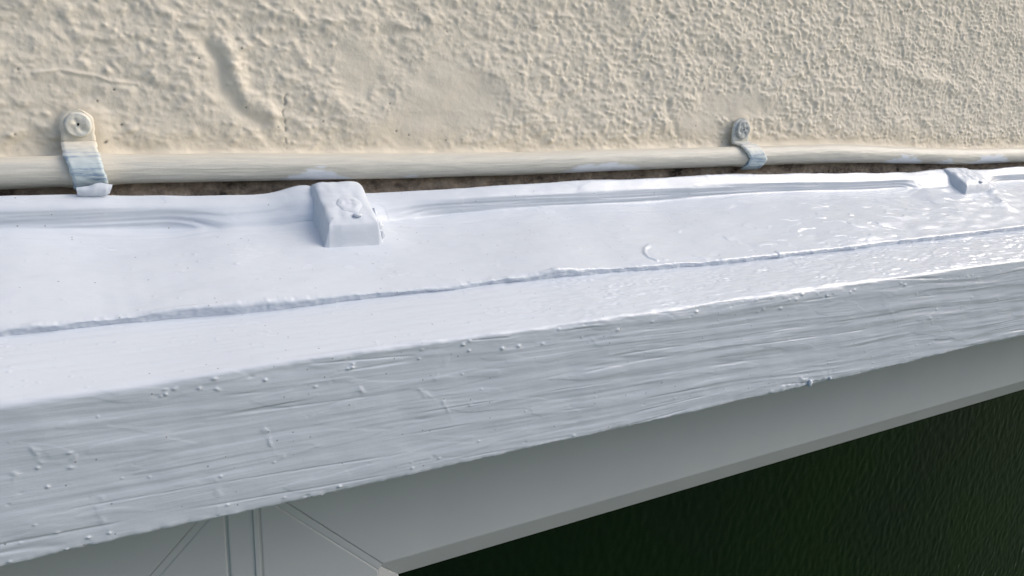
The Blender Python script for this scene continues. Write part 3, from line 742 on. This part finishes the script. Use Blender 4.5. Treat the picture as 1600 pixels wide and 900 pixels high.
def sash(x0, x1, mitre_left):
    sl_ = (0.5 * (x0 + x1), FY, SB)
    s = bpy.data.objects.new('sash', None); s.empty_display_size = 0.02; COL.objects.link(s); s.parent = win
    s.location = (0.5 * (x0 + x1) - WLOC[0], 0, SB - WLOC[2])
    gw = 0.0022; gp = 0.0004                                  # half width of the weld strip, gap at its edges
    def mit(px_, pz_, ox, oz): return (px_, pz_)
    e = gw * 1.414
    # top rail and bottom rail, cut at 45 degrees short of the weld
    prism('top_rail', [(x0 + e, ST), (x1 - e, ST), (x1 - SW - e, ST - SW), (x0 + SW + e, ST - SW)], FY, 0.01, M_PVC, s, sl_, 0.0010)
    prism('bottom_rail', [(x0 + SW + e, SB + SW), (x1 - SW - e, SB + SW), (x1 - e, SB), (x0 + e, SB)], FY, 0.01, M_PVC, s, sl_, 0.0010)
    prism('stile', [(x0, ST - e), (x0 + SW, ST - SW - e), (x0 + SW, SB + SW + e), (x0, SB + e)], FY, 0.01, M_PVC, s, sl_, 0.0010)
    prism('stile', [(x1 - SW, ST - SW - e), (x1, ST - e), (x1, SB + e), (x1 - SW, SB + SW + e)], FY, 0.01, M_PVC, s, sl_, 0.0010)
    for (ax, az, sx, sz) in ((x0, ST, 1, -1), (x1, ST, -1, -1), (x0, SB, 1, 1), (x1, SB, -1, 1)):
        q = e - gp * 1.414
        a = [(ax + sx * q, az), (ax + sx * (SW + q), az + sz * SW), (ax + sx * SW, az + sz * (SW + q)), (ax, az + sz * q)]
        if sx * sz > 0: a = a[::-1]
        prism('mitre_weld', a, FY + 0.00015, 0.009, M_PVC, s, sl_)
        b = [(ax + sx * e, az), (ax + sx * (SW + e), az + sz * SW), (ax + sx * SW, az + sz * (SW + e)), (ax, az + sz * e)]
        if sx * sz > 0: b = b[::-1]
        prism('mitre_joint', b, FY + 0.00035, 0.008, M_JOINT, s, sl_)
    # glazing bead: slopes from the sash face back to the glass
    xi0, xi1, zi0, zi1 = x0 + SW, x1 - SW, SB + SW, ST - SW
    gy = FY + 0.010
    def bead(a, b, c, d):
        # outer edge a-b on the sash face, inner edge d-c at the glass
        v = [(a[0], FY + 0.0008, a[1]), (b[0], FY + 0.0008, b[1]), (c[0], gy, c[1]), (d[0], gy, d[1]), (a[0], gy + 0.012, a[1]), (b[0], gy + 0.012, b[1]), (c[0], gy + 0.012, c[1]), (d[0], gy + 0.012, d[1])]
        f = [(0, 1, 2, 3), (4, 7, 6, 5), (0, 4, 5, 1), (1, 5, 6, 2), (2, 6, 7, 3), (3, 7, 4, 0)]
        o = add_mesh('glazing_bead', v, f, M_PVC, s, sl_, smooth=False)
        m = o.modifiers.new('bevel', 'BEVEL'); m.width = 0.0006; m.segments = 2
    bead((xi0, zi1), (xi1, zi1), (xi1 - BW, zi1 - BW), (xi0 + BW, zi1 - BW))
    bead((xi1, zi0), (xi0, zi0), (xi0 + BW, zi0 + BW), (xi1 - BW, zi0 + BW))
    bead((xi0, zi0), (xi0, zi1), (xi0 + BW, zi1 - BW), (xi0 + BW, zi0 + BW))
    bead((xi1, zi1), (xi1, zi0), (xi1 - BW, zi0 + BW), (xi1 - BW, zi1 - BW))
    # patterned glass
    st = 0.0016 if mitre_left else 0.006
    gx = np.arange(xi0 + 0.002, xi1 - 0.002, st); gz = np.arange(zi0 + 0.002, zi1 - 0.002, st if not mitre_left else 0.0022)
    X, Z = np.meshgrid(gx, gz)
    hh = 0.00050 * perlin(X / 0.0062 + 0.6 * perlin(X / 0.02, Z / 0.02, 301), Z / 0.0105, 302) + 0.00015 * perlin(X / 0.0025, Z / 0.004, 303)
    add_grid('glass_pane', np.stack([X, gy + 0.004 - hh, Z], -1), M_GLASS, s, sl_)
sash(SX1, 1.75, True)
sash(-0.85, SX0, False)
prism('sill', [(-0.9, SB - 0.002), (2.3, SB - 0.002), (2.3, SB - 0.03), (-0.9, SB - 0.03)], FY - 0.05, 0.02, M_PVC, win, WLOC, 0.003)
# plain wall below the window
prism('wall_below_window', [(-0.9, SB - 0.032), (2.3, SB - 0.032), (2.3, GZ), (-0.9, GZ)], -0.004, 0.24, M_WALL, wall, WL)
